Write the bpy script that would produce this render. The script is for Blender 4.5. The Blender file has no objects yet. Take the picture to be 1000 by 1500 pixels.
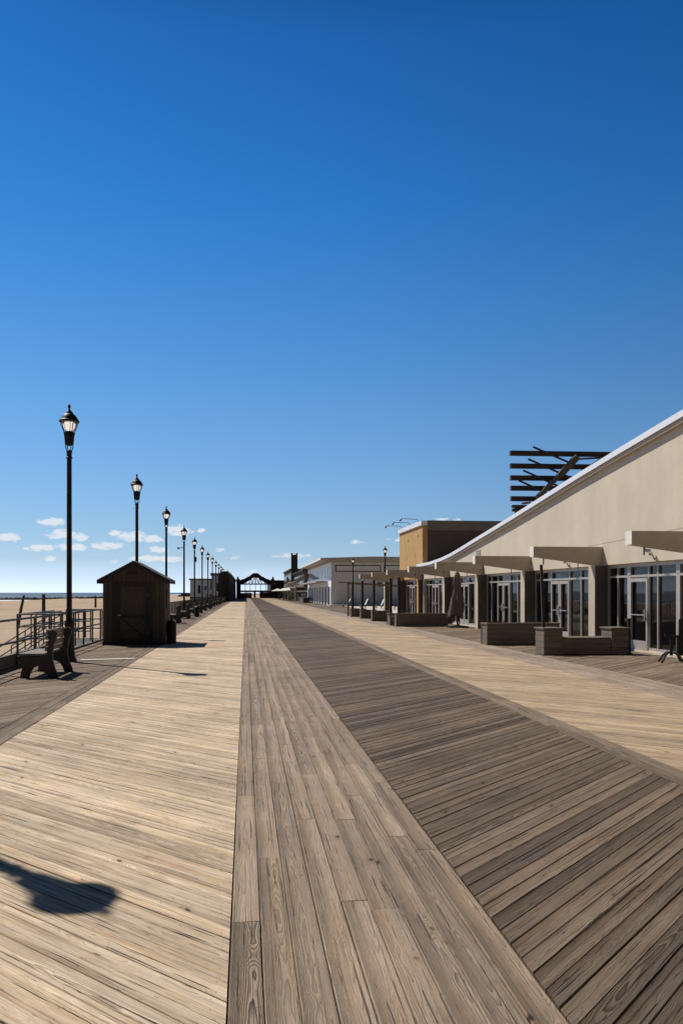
import bpy, bmesh, math, random
from mathutils import Vector, Matrix, noise
random.seed(7)
S = bpy.context.scene
COL = S.collection
R = math.radians
TH = math.atan(140/1200)          # the view looks this far to the right of the boardwalk's own line (+Y)

# ------------------------------------------------------------------ helpers
def tag(o, label=None, cat=None, group=None, kind=None):
    if label: o['label'] = label
    if cat: o['category'] = cat
    if group: o['group'] = group
    if kind: o['kind'] = kind
    return o
def thing(name, label, cat, loc=(0,0,0), rz=0, group=None):
    o = bpy.data.objects.new(name, None); COL.objects.link(o)
    o.location = loc; o.rotation_euler = (0,0,rz)
    o.empty_display_size = .2
    return tag(o, label, cat, group)
def copy_tree(o, parent=None):
    c = o.copy(); COL.objects.link(c)
    if parent is not None: c.parent = parent
    for ch in list(o.children):
        copy_tree(ch, c)
    return c
def dup(o, loc, label, rz=None, scale=None):
    c = copy_tree(o)
    c.location = loc
    if rz is not None: c.rotation_euler = (0,0,rz)
    if scale: c.scale = (scale,)*3
    c['label'] = label
    return c

class MB:
    """collects shapes, then becomes ONE mesh object"""
    def __init__(s): s.v=[]; s.f=[]; s.uv=[]; s.uvs=False
    def add(s, vs, fs):
        n=len(s.v); s.v += [tuple(v) for v in vs]; s.f += [tuple(i+n for i in f) for f in fs]; return s
    def box(s, x0,x1,y0,y1,z0,z1):
        vs=[(x0,y0,z0),(x1,y0,z0),(x1,y1,z0),(x0,y1,z0),(x0,y0,z1),(x1,y0,z1),(x1,y1,z1),(x0,y1,z1)]
        return s.add(vs,[(0,3,2,1),(4,5,6,7),(0,1,5,4),(1,2,6,5),(2,3,7,6),(3,0,4,7)])
    def bar(s, a, b, w, h=None, up=(0,0,1)):
        a=Vector(a); b=Vector(b); h=h or w; d=(b-a).normalized()
        r=d.cross(Vector(up))
        if r.length<1e-4: r=d.cross(Vector((0,1,0)))
        r.normalize(); u=r.cross(d).normalized()
        vs=[]
        for p in (a,b):
            for sx,sy in ((-1,-1),(1,-1),(1,1),(-1,1)): vs.append(p+r*sx*w/2+u*sy*h/2)
        return s.add(vs,[(3,2,1,0),(4,5,6,7),(0,1,5,4),(1,2,6,5),(2,3,7,6),(3,0,4,7)])
    def tube(s, pts, rad, n=10, cap=True):
        pts=[Vector(p) for p in pts]; rr = rad if isinstance(rad,(list,tuple)) else [rad]*len(pts)
        vs=[]; fs=[]; prev=None
        for i,p in enumerate(pts):
            d=(pts[min(i+1,len(pts)-1)]-pts[max(i-1,0)]).normalized()
            if prev is None:
                r=d.cross(Vector((0,0,1)))
                if r.length<1e-3: r=Vector((1,0,0))
            else: r=prev-d*prev.dot(d)
            r.normalize(); prev=r; u=d.cross(r)
            for k in range(n):
                t=2*math.pi*k/n; vs.append(p+(r*math.cos(t)+u*math.sin(t))*rr[i])
        for i in range(len(pts)-1):
            for k in range(n): fs.append((i*n+k,i*n+(k+1)%n,(i+1)*n+(k+1)%n,(i+1)*n+k))
        if cap: fs.append(tuple(range(n-1,-1,-1))); fs.append(tuple((len(pts)-1)*n+k for k in range(n)))
        return s.add(vs,fs)
    def lathe(s, prof, n=16, c=(0,0), cap=True):
        vs=[];fs=[]
        for r,z in prof:
            for k in range(n):
                t=2*math.pi*(k+.5)/n; vs.append((c[0]+r*math.cos(t),c[1]+r*math.sin(t),z))
        for i in range(len(prof)-1):
            for k in range(n): fs.append((i*n+k,i*n+(k+1)%n,(i+1)*n+(k+1)%n,(i+1)*n+k))
        if cap: fs.append(tuple(range(n-1,-1,-1))); fs.append(tuple((len(prof)-1)*n+k for k in range(n)))
        return s.add(vs,fs)
    def prism(s, poly, axis, a, b):
        """poly of 2-D points, extruded from a to b along axis x/y/z"""
        def P(p,t):
            return {'x':(t,p[0],p[1]),'y':(p[0],t,p[1]),'z':(p[0],p[1],t)}[axis]
        n=len(poly); vs=[P(p,a) for p in poly]+[P(p,b) for p in poly]
        fs=[tuple(range(n-1,-1,-1)),tuple(range(n,2*n))]+[(i,(i+1)%n,(i+1)%n+n,i+n) for i in range(n)]
        return s.add(vs,fs)
    def build(s, name, mat, parent=None, smooth=False, bevel=0, fix=True):
        me=bpy.data.meshes.new(name); me.from_pydata(s.v,[],s.f)
        if fix:
            bm=bmesh.new(); bm.from_mesh(me); bmesh.ops.recalc_face_normals(bm, faces=bm.faces); bm.to_mesh(me); bm.free()
        me.materials.append(mat)
        if smooth:
            for p in me.polygons: p.use_smooth=True
        o=bpy.data.objects.new(name,me); COL.objects.link(o)
        if parent is not None: o.parent=parent
        if bevel:
            m=o.modifiers.new('bevel','BEVEL'); m.width=bevel; m.segments=2; m.limit_method='ANGLE'; m.angle_limit=R(40)
        if smooth:
            try: me.set_sharp_from_angle(angle=R(38))
            except Exception: pass
        return o

# ------------------------------------------------------------------ materials
def newmat(name):
    m=bpy.data.materials.new(name); m.use_nodes=True
    nt=m.node_tree; b=nt.nodes['Principled BSDF']
    return m,nt,b
def N(nt,t,**kw):
    n=nt.nodes.new(t)
    for k,v in kw.items(): setattr(n,k,v)
    return n
def mth(nt,op,a,b=None,c=None,clamp=False):
    n=N(nt,'ShaderNodeMath',operation=op); n.use_clamp=clamp
    for i,x in enumerate((a,b,c)):
        if x is None: continue
        if isinstance(x,(int,float)): n.inputs[i].default_value=x
        else: nt.links.new(x,n.inputs[i])
    return n.outputs[0]
def mixc(nt,f,a,b,mode='MIX'):
    n=N(nt,'ShaderNodeMix',data_type='RGBA',blend_type=mode)
    for s_,x in ((0,f),(6,a),(7,b)):
        if isinstance(x,(int,float)): n.inputs[s_].default_value=x
        elif isinstance(x,(tuple,list)): n.inputs[s_].default_value=(*x[:3],1)
        else: nt.links.new(x,n.inputs[s_])
    return n.outputs[2]
def ramp(nt,x,lo,hi):
    n=N(nt,'ShaderNodeMapRange'); nt.links.new(x,n.inputs[0]); n.inputs[1].default_value=lo; n.inputs[2].default_value=hi
    n.clamp=True
    return n.outputs[0]
def comb(nt,x,y,z):
    n=N(nt,'ShaderNodeCombineXYZ')
    for i,q in enumerate((x,y,z)):
        if isinstance(q,(int,float)): n.inputs[i].default_value=q
        else: nt.links.new(q,n.inputs[i])
    return n.outputs[0]
def noi(nt,vec,scale,detail=3,rough=.55):
    n=N(nt,'ShaderNodeTexNoise'); nt.links.new(vec,n.inputs['Vector']); n.inputs['Scale'].default_value=scale
    n.inputs['Detail'].default_value=detail; n.inputs['Roughness'].default_value=rough
    return n.outputs['Fac']
def plain(name,col,rough=.6,metal=0,var=.12,scale=6,bump=.0,bscale=60,streak=0,col2=None,spec=None,rust=0):
    m,nt,b=newmat(name)
    tc=N(nt,'ShaderNodeTexCoord')
    f=noi(nt,tc.outputs['Object'],scale,5,.65)
    dark=[c*(1-var*2) for c in col] if col2 is None else col2
    lite=[min(1,c*(1+var)) for c in col]
    c=mixc(nt,ramp(nt,f,.3,.7),dark,lite)
    if streak:
        mp=N(nt,'ShaderNodeMapping'); nt.links.new(tc.outputs['Object'],mp.inputs[0]); mp.inputs['Scale'].default_value=(1.2,1.2,.16)
        f2=noi(nt,mp.outputs[0],1.4,5,.65)
        c=mixc(nt,mth(nt,'MULTIPLY',ramp(nt,f2,.5,.75),streak),c,[x*.55 for x in col])
    if rust:
        mp3=N(nt,'ShaderNodeMapping'); nt.links.new(tc.outputs['Object'],mp3.inputs[0]); mp3.inputs['Scale'].default_value=(1,1.6,.5); mp3.inputs['Location'].default_value=(0,3,1)
        f4=noi(nt,mp3.outputs[0],1.1,6,.7); c=mixc(nt,mth(nt,'MULTIPLY',ramp(nt,f4,.53,.66),rust),c,(.56,.40,.29))
        f5=noi(nt,tc.outputs['Object'],.35,4,.6); c=mixc(nt,mth(nt,'MULTIPLY',ramp(nt,f5,.48,.62),.22),c,[x*.78 for x in col])
    nt.links.new(c,b.inputs['Base Color'])
    b.inputs['Roughness'].default_value=rough; b.inputs['Metallic'].default_value=metal
    if spec is not None: b.inputs['Specular IOR Level'].default_value=spec
    if bump:
        bp=N(nt,'ShaderNodeBump'); bp.inputs['Strength'].default_value=bump; bp.inputs['Distance'].default_value=.01
        nt.links.new(noi(nt,tc.outputs['Object'],bscale,4,.6),bp.inputs['Height']); nt.links.new(bp.outputs[0],b.inputs['Normal'])
    return m

def deckwood(name,light,mid,dark,ring=.5,ringw=1.0,rnd=.35,crack=.6,tint=(.55,.42,.28),grey=(.3,.27,.25),nails=True,sx=.6,streak=.5,sel=(.5,.9)):
    """weathered plank; UV 'board' runs along/across each plank in metres, UV 'rand' holds two random numbers per plank"""
    m,nt,b=newmat(name)
    L=nt.links
    uv=N(nt,'ShaderNodeUVMap',uv_map='board'); sp=N(nt,'ShaderNodeSeparateXYZ'); L.new(uv.outputs[0],sp.inputs[0]); u,v=sp.outputs[0],sp.outputs[1]
    ur=N(nt,'ShaderNodeUVMap',uv_map='rand'); sr=N(nt,'ShaderNodeSeparateXYZ'); L.new(ur.outputs[0],sr.inputs[0]); r1,r2=sr.outputs[0],sr.outputs[1]
    tc=N(nt,'ShaderNodeTexCoord'); obj=tc.outputs['Object']
    sh=mth(nt,'MULTIPLY',r1,37.0); sh2=mth(nt,'MULTIPLY',r2,91.0)
    def st(su,sv,det=3,ro=.6,w=sh,w2=sh2): return noi(nt,comb(nt,mth(nt,'ADD',mth(nt,'MULTIPLY',u,su),w),mth(nt,'MULTIPLY',v,sv),w2),1.0,det,ro)
    # knots
    vo=N(nt,'ShaderNodeTexVoronoi'); L.new(comb(nt,mth(nt,'ADD',mth(nt,'MULTIPLY',u,2.6),sh),mth(nt,'MULTIPLY',v,4.2),sh2),vo.inputs['Vector']); vo.inputs['Scale'].default_value=1
    fib=st(5.0,230.0,3,.7)
    gate=N(nt,'ShaderNodeSeparateColor'); L.new(vo.outputs['Color'],gate.inputs[0])
    kg=mth(nt,'GREATER_THAN',gate.outputs[0],.25)
    wob=mth(nt,'ADD',vo.outputs['Distance'],mth(nt,'MULTIPLY',mth(nt,'SUBTRACT',fib,.5),.06))
    near=mth(nt,'MULTIPLY',ramp(nt,vo.outputs['Distance'],.34,.0),kg)
    # growth rings: nested arches along the plank, closing up towards its edges and bending round knots
    cen=mth(nt,'MULTIPLY',mth(nt,'SUBTRACT',mth(nt,'FRACT',mth(nt,'MULTIPLY',r1,7.31)),.5),.07)
    wv=mth(nt,'MULTIPLY',mth(nt,'SUBTRACT',st(1.6,4.0,2,.5,sh2,sh),.5),.05)
    vv=mth(nt,'ADD',mth(nt,'SUBTRACT',v,cen),wv)
    par=mth(nt,'MULTIPLY',mth(nt,'MULTIPLY',vv,vv),1350.0*ringw)
    ar=mth(nt,'MULTIPLY',st(1.15,1.0,2,.45),12.0)
    jit=mth(nt,'MULTIPLY',st(7.0,30.0,2,.5),1.2)
    ph=mth(nt,'ADD',mth(nt,'ADD',par,ar),mth(nt,'ADD',jit,mth(nt,'MULTIPLY',near,3.2)))
    fr=mth(nt,'FRACT',ph)
    rings=mth(nt,'MULTIPLY',ramp(nt,fr,.30,.92),ramp(nt,fr,1.0,.93))
    band=st(.9,26.0,3,.62,sh2,sh); band2=st(.55,60.0,3,.6,sh,sh); blot=noi(nt,obj,.8,5,.62)
    c=mixc(nt,ramp(nt,fib,.30,.68),mid,light)
    c=mixc(nt,mth(nt,'MULTIPLY',ramp(nt,band,.46,.62),.85*streak),c,tint)
    c=mixc(nt,mth(nt,'MULTIPLY',ramp(nt,band2,.53,.64),.8*streak),c,grey)
    rs=mth(nt,'MULTIPLY',mth(nt,'ADD',.16,mth(nt,'MULTIPLY',ramp(nt,r2,*sel),.84)),ring)
    c=mixc(nt,mth(nt,'MULTIPLY',rings,rs),c,dark)
    c=mixc(nt,mth(nt,'MULTIPLY',ramp(nt,band2,.44,.31),.85*streak),c,dark)
    # cracks
    cr=st(1.5,85.0,2,.5,sh2,sh); cm_=ramp(nt,cr,.645,.69)
    c=mixc(nt,mth(nt,'MULTIPLY',cm_,crack),c,[x*.14 for x in mid])
    cr2=st(9.0,60.0,3,.6); c=mixc(nt,mth(nt,'MULTIPLY',ramp(nt,cr2,.665,.71),crack*.85),c,[x*.2 for x in mid])
    kn=mth(nt,'MULTIPLY',ramp(nt,wob,.085,.035),kg)
    halo=mth(nt,'MULTIPLY',ramp(nt,wob,.24,.06),kg)
    c=mixc(nt,mth(nt,'MULTIPLY',halo,.4),c,[x*.55 for x in tint])
    c=mixc(nt,mth(nt,'MULTIPLY',kn,.92),c,[x*.08 for x in tint])
    sc=st(26.0,7.0,2,.5); c=mixc(nt,mth(nt,'MULTIPLY',ramp(nt,sc,.735,.76),crack*.45),c,[x*.25 for x in mid])
    # each plank's own tone, and dirt gathered along its edges
    tone=mth(nt,'ADD',1-rnd*.62,mth(nt,'MULTIPLY',mth(nt,'POWER',r1,.8),rnd))
    tone=mth(nt,'MULTIPLY',tone,mth(nt,'ADD',.68,mth(nt,'MULTIPLY',ramp(nt,blot,.25,.75),.46)))
    c=mixc(nt,1.0,c,comb(nt,tone,tone,tone),'MULTIPLY')
    if nails:
        so=N(nt,'ShaderNodeSeparateXYZ'); L.new(obj,so.inputs[0])
        dx=mth(nt,'MULTIPLY',mth(nt,'ABSOLUTE',mth(nt,'SUBTRACT',mth(nt,'FRACT',mth(nt,'DIVIDE',mth(nt,'ADD',so.outputs[0],mth(nt,'ADD',100.0,mth(nt,'MULTIPLY',r2,.05))),sx)),.5)),sx)
        dv=mth(nt,'ABSOLUTE',mth(nt,'SUBTRACT',mth(nt,'ABSOLUTE',v),.028))
        nd=mth(nt,'SQRT',mth(nt,'ADD',mth(nt,'MULTIPLY',dx,dx),mth(nt,'MULTIPLY',dv,dv)))
        c=mixc(nt,mth(nt,'MULTIPLY',ramp(nt,nd,.0045,.002),.6),c,(.03,.024,.02))
    L.new(c,b.inputs['Base Color'])
    b.inputs['Roughness'].default_value=.8; b.inputs['Specular IOR Level'].default_value=.25
    bp=N(nt,'ShaderNodeBump'); bp.inputs['Strength'].default_value=.8; bp.inputs['Distance'].default_value=.006
    hgt=mth(nt,'ADD',mth(nt,'MULTIPLY',fib,.8),mth(nt,'ADD',mth(nt,'MULTIPLY',rings,.5*ring),mth(nt,'MULTIPLY',cm_,-1.6)))
    L.new(hgt,bp.inputs['Height']); L.new(bp.outputs[0],b.inputs['Normal'])
    return m

def woodplain(name,light,dark,axis=0,rough=.8,seams=0):
    """weathered timber with grain along one object axis"""
    m,nt,b=newmat(name); tc=N(nt,'ShaderNodeTexCoord')
    mp=N(nt,'ShaderNodeMapping'); nt.links.new(tc.outputs['Object'],mp.inputs[0])
    sc=[38,38,38]; sc[axis]=1.6; mp.inputs['Scale'].default_value=sc
    f=noi(nt,mp.outputs[0],1,4,.6); f2=noi(nt,tc.outputs['Object'],2.2,4,.6)
    c=mixc(nt,ramp(nt,f,.32,.68),dark,light); c=mixc(nt,mth(nt,'MULTIPLY',ramp(nt,f2,.45,.75),.45),c,dark)
    nt.links.new(c,b.inputs['Base Color']); b.inputs['Roughness'].default_value=rough
    bp=N(nt,'ShaderNodeBump'); bp.inputs['Strength'].default_value=.4; bp.inputs['Distance'].default_value=.006
    nt.links.new(f,bp.inputs['Height']); nt.links.new(bp.outputs[0],b.inputs['Normal'])
    return m

M={}
M['pale']=deckwood('pale_planks',(0.872,0.705,0.502),(0.567,0.428,0.291),(0.164,0.114,0.074),ring=.6,ringw=1.6,rnd=.34,crack=1.0,tint=(0.578,0.396,0.227),grey=(0.491,0.418,0.344),streak=.95)
M['pale_r']=deckwood('tan_planks',(0.654,0.504,0.338),(0.403,0.298,0.192),(0.131,0.090,0.059),ring=.55,ringw=1.6,rnd=.38,crack=1.0,tint=(0.447,0.293,0.164),grey=(0.360,0.298,0.233),streak=.95)
M['centre']=deckwood('grey_lengthwise_planks',(0.441,0.342,0.248),(0.273,0.206,0.148),(0.055,0.038,0.026),ring=1.0,ringw=1.5,rnd=.32,crack=.7,tint=(0.371,0.249,0.148),grey=(0.311,0.255,0.206),streak=.7,sel=(.66,.97))
M['dark']=deckwood('dark_planks',(0.240,0.177,0.122),(0.100,0.070,0.048),(0.020,0.013,0.008),ring=.9,ringw=1.4,rnd=.70,crack=1.0,tint=(0.174,0.116,0.070),grey=(0.180,0.143,0.111),streak=1.0,sel=(.55,.95))
M['side']=deckwood('brown_grey_planks',(0.392,0.293,0.206),(0.164,0.119,0.082),(0.044,0.031,0.022),ring=.8,rnd=.75,crack=.95,tint=(0.218,0.146,0.090),grey=(0.218,0.179,0.143),streak=1.0)
M['border']=deckwood('border_planks',(0.305,0.228,0.159),(0.169,0.125,0.085),(0.049,0.035,0.025),ring=.8,rnd=.3,crack=.9,tint=(0.229,0.152,0.093),grey=(0.207,0.168,0.132))
M['band']=deckwood('grey_band_planks',(0.425,0.342,0.259),(0.262,0.203,0.150),(0.098,0.072,0.053),ring=.5,rnd=.3,crack=.9,tint=(0.305,0.211,0.132),grey=(0.316,0.271,0.222))
M['under']=plain('deck_underside',(.02,.017,.014),.95)
M['black']=plain('black_painted_metal',(.012,.0115,.011),.55,0,.2,9,.15,90,spec=.3)
M['iron']=plain('galvanised_dark_steel',(.085,.082,.08),.5,.5,.2,12,.1,80)
M['bench']=plain('grey_brown_plastic_lumber',(.048,.042,.034),.55,0,.2,7,.3,70)
M['benchslat']=woodplain('bench_slats',(.30,.26,.22),(.17,.145,.12),1)
M['shed']=woodplain('brown_stained_siding',(.085,.068,.050),(.055,.044,.033),2)
M['shedtrim']=plain('dark_brown_trim',(.014,.012,.010),.6,0,.15,8)
M['shingle']=plain('shingles',(.06,.052,.045),.9,0,.25,16,.5,40)
M['kerb']=woodplain('weathered_kerb_timber',(.12,.10,.085),(.06,.05,.042),1)
M['pile']=woodplain('old_piling',(.07,.055,.045),(.03,.025,.02),2)
M['stucco']=plain('cream_stucco',(.62,.535,.41),.9,0,.05,.8,.35,45,streak=.2,rust=.32)
M['stuccob']=plain('cream_concrete',(.52,.44,.34),.9,0,.06,2.5,.3,60,streak=.15)
M['pier_shade']=plain('pier_shade_brown',(.11,.088,.068),.8,0,.1,3)  # dark brown that paints shade on the near faces of the piers
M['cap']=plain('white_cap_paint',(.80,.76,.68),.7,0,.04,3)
M['white']=plain('white_fascia_metal',(.80,.82,.85),.45,0,.03,2)
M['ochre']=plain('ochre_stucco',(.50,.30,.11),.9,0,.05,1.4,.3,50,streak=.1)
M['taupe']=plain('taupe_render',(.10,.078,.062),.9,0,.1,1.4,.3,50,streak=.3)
M['taupe2']=plain('taupe_coping',(.19,.155,.13),.8,0,.08,2)
M['alu']=plain('champagne_aluminium',(.50,.45,.40),.42,.35,.06,5)
M['rooftop']=plain('membrane_roof',(.38,.36,.34),.9,0,.1,1)
M['wwall']=plain('white_painted_wall',(.84,.87,.92),.75,0,.05,1.3,.15,30,streak=.12)
M['wside']=plain('grey_white_wall',(.66,.64,.62),.8,0,.05,1.2,.15,30,streak=.15)
M['wroof']=plain('tan_roof_edge',(.42,.38,.33),.7,0,.06,2)
M['concrete']=plain('pale_concrete',(.55,.50,.44),.9,0,.1,1.5,.3,40)
M['planter']=woodplain('planter_boards_across',(.21,.165,.12),(.10,.078,.057),0)
M['rust']=woodplain('old_dark_timber',(.05,.035,.026),(.018,.014,.012),0)
M['rustb']=woodplain('old_brown_timber',(.17,.115,.08),(.04,.028,.022),2)
M['fabric']=plain('grey_umbrella_canvas',(.11,.095,.082),.9,0,.15,8,.4,40)
M['fabricw']=plain('white_canvas',(.72,.70,.66),.9,0,.05,3)
M['chrome']=plain('brushed_steel',(.65,.63,.60),.25,.9,.05,9)
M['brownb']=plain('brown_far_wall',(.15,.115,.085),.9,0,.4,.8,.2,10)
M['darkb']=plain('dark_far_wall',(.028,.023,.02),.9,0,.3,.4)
M['bluewhite']=plain('pale_blue_wall',(.40,.47,.54),.8,0,.08,.6)
M['soil']=plain('planter_soil',(.05,.04,.03),1)
M['leaf']=plain('dry_leaves',(.10,.10,.05),.8)
M['rock']=plain('dark_rock',(.035,.032,.03),.9,0,.3,1,.4,4)
M['skin']=plain('skin',(.40,.25,.18),.6)
M['cloth_d']=plain('dark_clothes',(.03,.03,.04),.9)
M['cloth_g']=plain('grey_clothes',(.09,.08,.08),.9)
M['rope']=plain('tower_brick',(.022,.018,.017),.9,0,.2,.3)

def glassmat(name,col=(.012,.012,.013),ior=1.75):
    m,nt,b=newmat(name)
    b.inputs['Base Color'].default_value=(*col,1); b.inputs['Roughness'].default_value=.025; b.inputs['IOR'].default_value=ior
    tc=N(nt,'ShaderNodeTexCoord'); bp=N(nt,'ShaderNodeBump'); bp.inputs['Strength'].default_value=.05; bp.inputs['Distance'].default_value=.02
    nt.links.new(noi(nt,tc.outputs['Object'],.9,2,.5),bp.inputs['Height']); nt.links.new(bp.outputs[0],b.inputs['Normal'])
    return m
M['glass']=glassmat('tinted_window_glass')
M['glassb']=glassmat('blue_window_glass',(.05,.09,.15),1.5)
m,nt,b=newmat('lantern_refractor'); b.inputs['Base Color'].default_value=(.86,.80,.72,1); b.inputs['Roughness'].default_value=.15
b.inputs['Transmission Weight'].default_value=.0; b.inputs['Subsurface Weight'].default_value=0
tc=N(nt,'ShaderNodeTexCoord'); wv=N(nt,'ShaderNodeTexWave',wave_type='BANDS',bands_direction='Z'); nt.links.new(tc.outputs['Object'],wv.inputs[0]); wv.inputs['Scale'].default_value=30
bp=N(nt,'ShaderNodeBump'); bp.inputs['Strength'].default_value=.5; bp.inputs['Distance'].default_value=.01; nt.links.new(wv.outputs[1],bp.inputs['Height']); nt.links.new(bp.outputs[0],b.inputs['Normal'])
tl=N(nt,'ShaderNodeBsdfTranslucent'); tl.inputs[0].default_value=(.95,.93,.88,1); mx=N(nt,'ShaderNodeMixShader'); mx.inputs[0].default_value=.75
nt.links.new(b.outputs[0],mx.inputs[1]); nt.links.new(tl.outputs[0],mx.inputs[2]); em=N(nt,'ShaderNodeEmission'); em.inputs[0].default_value=(1,.93,.85,1); em.inputs[1].default_value=.55; ad=N(nt,'ShaderNodeAddShader'); nt.links.new(mx.outputs[0],ad.inputs[0]); nt.links.new(em.outputs[0],ad.inputs[1]); nt.links.new(ad.outputs[0],nt.nodes['Material Output'].inputs[0])  # faint emission added so the globe looks bright in the sun
M['refr']=m
m,nt,b=newmat('lantern_clear_glass')
b.inputs['Base Color'].default_value=(.9,.88,.84,1); b.inputs['Roughness'].default_value=.08; b.inputs['Alpha'].default_value=.22
b.inputs['Transmission Weight'].default_value=0
M['lglass']=m

# sand
m,nt,b=newmat('beach_sand'); tc=N(nt,'ShaderNodeTexCoord'); o_=tc.outputs['Object']
f=noi(nt,o_,.06,6,.6); f2=noi(nt,o_,1.1,5,.65); f3=noi(nt,o_,14,3,.6)
c=mixc(nt,ramp(nt,f,.35,.65),(.40,.295,.205),(.49,.375,.27)); c=mixc(nt,mth(nt,'MULTIPLY',ramp(nt,f2,.5,.7),.35),c,(.27,.195,.13)); c=mixc(nt,mth(nt,'MULTIPLY',f3,.25),c,(.38,.29,.21))
nt.links.new(c,b.inputs['Base Color']); b.inputs['Roughness'].default_value=.95; b.inputs['Specular IOR Level'].default_value=.1
bp=N(nt,'ShaderNodeBump'); bp.inputs['Strength'].default_value=.9; bp.inputs['Distance'].default_value=.15
nt.links.new(mth(nt,'ADD',f2,mth(nt,'MULTIPLY',f3,.3)),bp.inputs['Height']); nt.links.new(bp.outputs[0],b.inputs['Normal'])
M['sand']=m
# sea
m,nt,b=newmat('sea_water'); tc=N(nt,'ShaderNodeTexCoord'); o_=tc.outputs['Object']
mp=N(nt,'ShaderNodeMapping'); nt.links.new(o_,mp.inputs[0]); mp.inputs['Scale'].default_value=(.05,.008,1)
f=noi(nt,mp.outputs[0],1,6,.65)
c=mixc(nt,ramp(nt,f,.35,.65),(.030,.065,.095),(.07,.12,.165))
sp=N(nt,'ShaderNodeSeparateXYZ'); nt.links.new(o_,sp.inputs[0])
mp2=N(nt,'ShaderNodeMapping'); nt.links.new(o_,mp2.inputs[0]); mp2.inputs['Scale'].default_value=(.12,.014,1)
f2=noi(nt,mp2.outputs[0],1,3,.6)
near=ramp(nt,sp.outputs[0],-190,-112)
foam=mth(nt,'MULTIPLY',ramp(nt,mth(nt,'ADD',f2,mth(nt,'MULTIPLY',near,.34)),.66,.70),near)
c=mixc(nt,foam,c,(.85,.87,.88)); nt.links.new(c,b.inputs['Base Color'])
b.inputs['Roughness'].default_value=.55; b.inputs['Specular IOR Level'].default_value=.25
M['sea']=m

# ------------------------------------------------------------------ boardwalk
def planks(name, mat, x0,x1,y0,y1, mode, bw=.14, gap=.005, z=0.0, seed=1, joint=(1.5,4.2)):
    """mode +1/-1: planks at 45 degrees between x0 and x1; mode 0: lengthwise planks"""
    rn=random.Random(seed); vs=[];fs=[];uv=[];rd=[]
    def plank(L0,L1,R0,R1,e0,e1):
        # L0,L1 left edge start/end, R0,R1 right edge; e0,e1: distance along for the uv
        r1,r2=rn.random(),rn.random(); dz=rn.uniform(-.0018,.0018); ch=.005; tl=rn.uniform(-.0012,.0012)
        n=len(vs); cx=lambda a,b,t:(a[0]+(b[0]-a[0])*t,a[1]+(b[1]-a[1])*t)
        w=math.dist(L0,R0); k=ch/w
        zt=z+dz; zb=z-.034
        rows=[]
        for A,B in ((L0,R0),(L1,R1)):
            p=[(A,zb),(A,zt-ch),(cx(A,B,k),zt+tl),(cx(A,B,1-k),zt-tl),(B,zt-ch),(B,zb)]
            rows.append(p)
        for p in rows:
            for (q,zz) in p: vs.append((q[0],q[1],zz))
        vv=[-bw/2,-bw/2,-bw/2+ch,bw/2-ch,bw/2,bw/2]
        off=rn.uniform(0,20)
        for i in range(5):
            fs.append((n+i,n+i+1,n+6+i+1,n+6+i))
            for a,b_ in ((e0[0],vv[i]),(e0[1],vv[i+1]),(e1[1],vv[i+1]),(e1[0],vv[i])):
                uv.append((a+off,b_)); rd.append((r1,r2))
        for base in (0,6):      # plank ends
            fs.append(tuple(n+base+i for i in range(6)))
            for i in range(6): uv.append((off,vv[i])); rd.append((r1,r2))
    if mode==0:
        nb=max(1,round((x1-x0)/bw)); w=(x1-x0)/nb
        for i in range(nb):
            a=x0+i*w+gap/2; b_=x0+(i+1)*w-gap/2; y=y0-rn.uniform(0,3)
            while y<y1:
                ln=rn.uniform(*joint); ye=min(y+ln,y1)
                jx=rn.uniform(-.0015,.0015)
                plank((b_+jx,y+.002),(b_+jx,ye-.002),(a+jx,y+.002),(a+jx,ye-.002),(y,y),(ye,ye)); y=ye
    else:
        s=mode; bw=.0998; gap=.0037; step=(bw+gap)*math.sqrt(2); W=x1-x0; hw=bw*math.sqrt(2)/2
        y=y0-W
        while y<y1+W:
            jy=rn.uniform(-.0028,.0028)
            c0=y+jy if s>0 else y+W+jy; c1=c0+s*W
            # left edge in the travelling direction is the far side
            ga=rn.choice((-.0019,-.0019,-.0016,-.001,.0,.001,.0028)); A0=(x0,c0+hw-ga); A1=(x1,c1+hw-ga-rn.uniform(-.002,.002)); B0=(x0,c0-hw); B1=(x1,c1-hw)
            ln=W*math.sqrt(2)
            plank(A0,A1,B0,B1,(0,0),(ln,ln)); y+=step
    me=bpy.data.meshes.new(name); me.from_pydata(vs,[],fs)
    u1=me.uv_layers.new(name='board'); u2=me.uv_layers.new(name='rand')
    u1.data.foreach_set('uv',[c for p in uv for c in p]); u2.data.foreach_set('uv',[c for p in rd for c in p])
    bm=bmesh.new(); bm.from_mesh(me); bmesh.ops.recalc_face_normals(bm,faces=bm.faces); bm.to_mesh(me); bm.free()
    me.materials.append(mat)
    o=bpy.data.objects.new(name,me); COL.objects.link(o); tag(o,kind='structure'); return o

Y0,Y1=-9,246
planks('boardwalk_sea_side',M['side'],-4.72,-2.86,Y0,Y1,1,seed=3)
planks('boardwalk_border_strip',M['border'],-2.85,-2.56,Y0,Y1,0,seed=4,z=.003)
planks('boardwalk_pale_section',M['pale'],-2.55,-.0745,Y0,Y1,-1,seed=5)
planks('boardwalk_centre_strip',M['centre'],-.07,1.19,Y0,Y1,0,seed=6,z=.003)
planks('boardwalk_dark_section',M['dark'],1.20,3.58,Y0,Y1,1,seed=7)
planks('boardwalk_border_strip',M['border'],3.59,3.88,Y0,Y1,0,seed=8,z=.003)
planks('boardwalk_tan_section',M['pale_r'],3.89,6.38,Y0,Y1,-1,seed=9)
planks('boardwalk_grey_band',M['band'],6.39,7.38,Y0,Y1,0,seed=10,z=.003)
planks('boardwalk_building_side',M['side'],7.39,11.4,Y0,Y1,1,seed=11)
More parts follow.
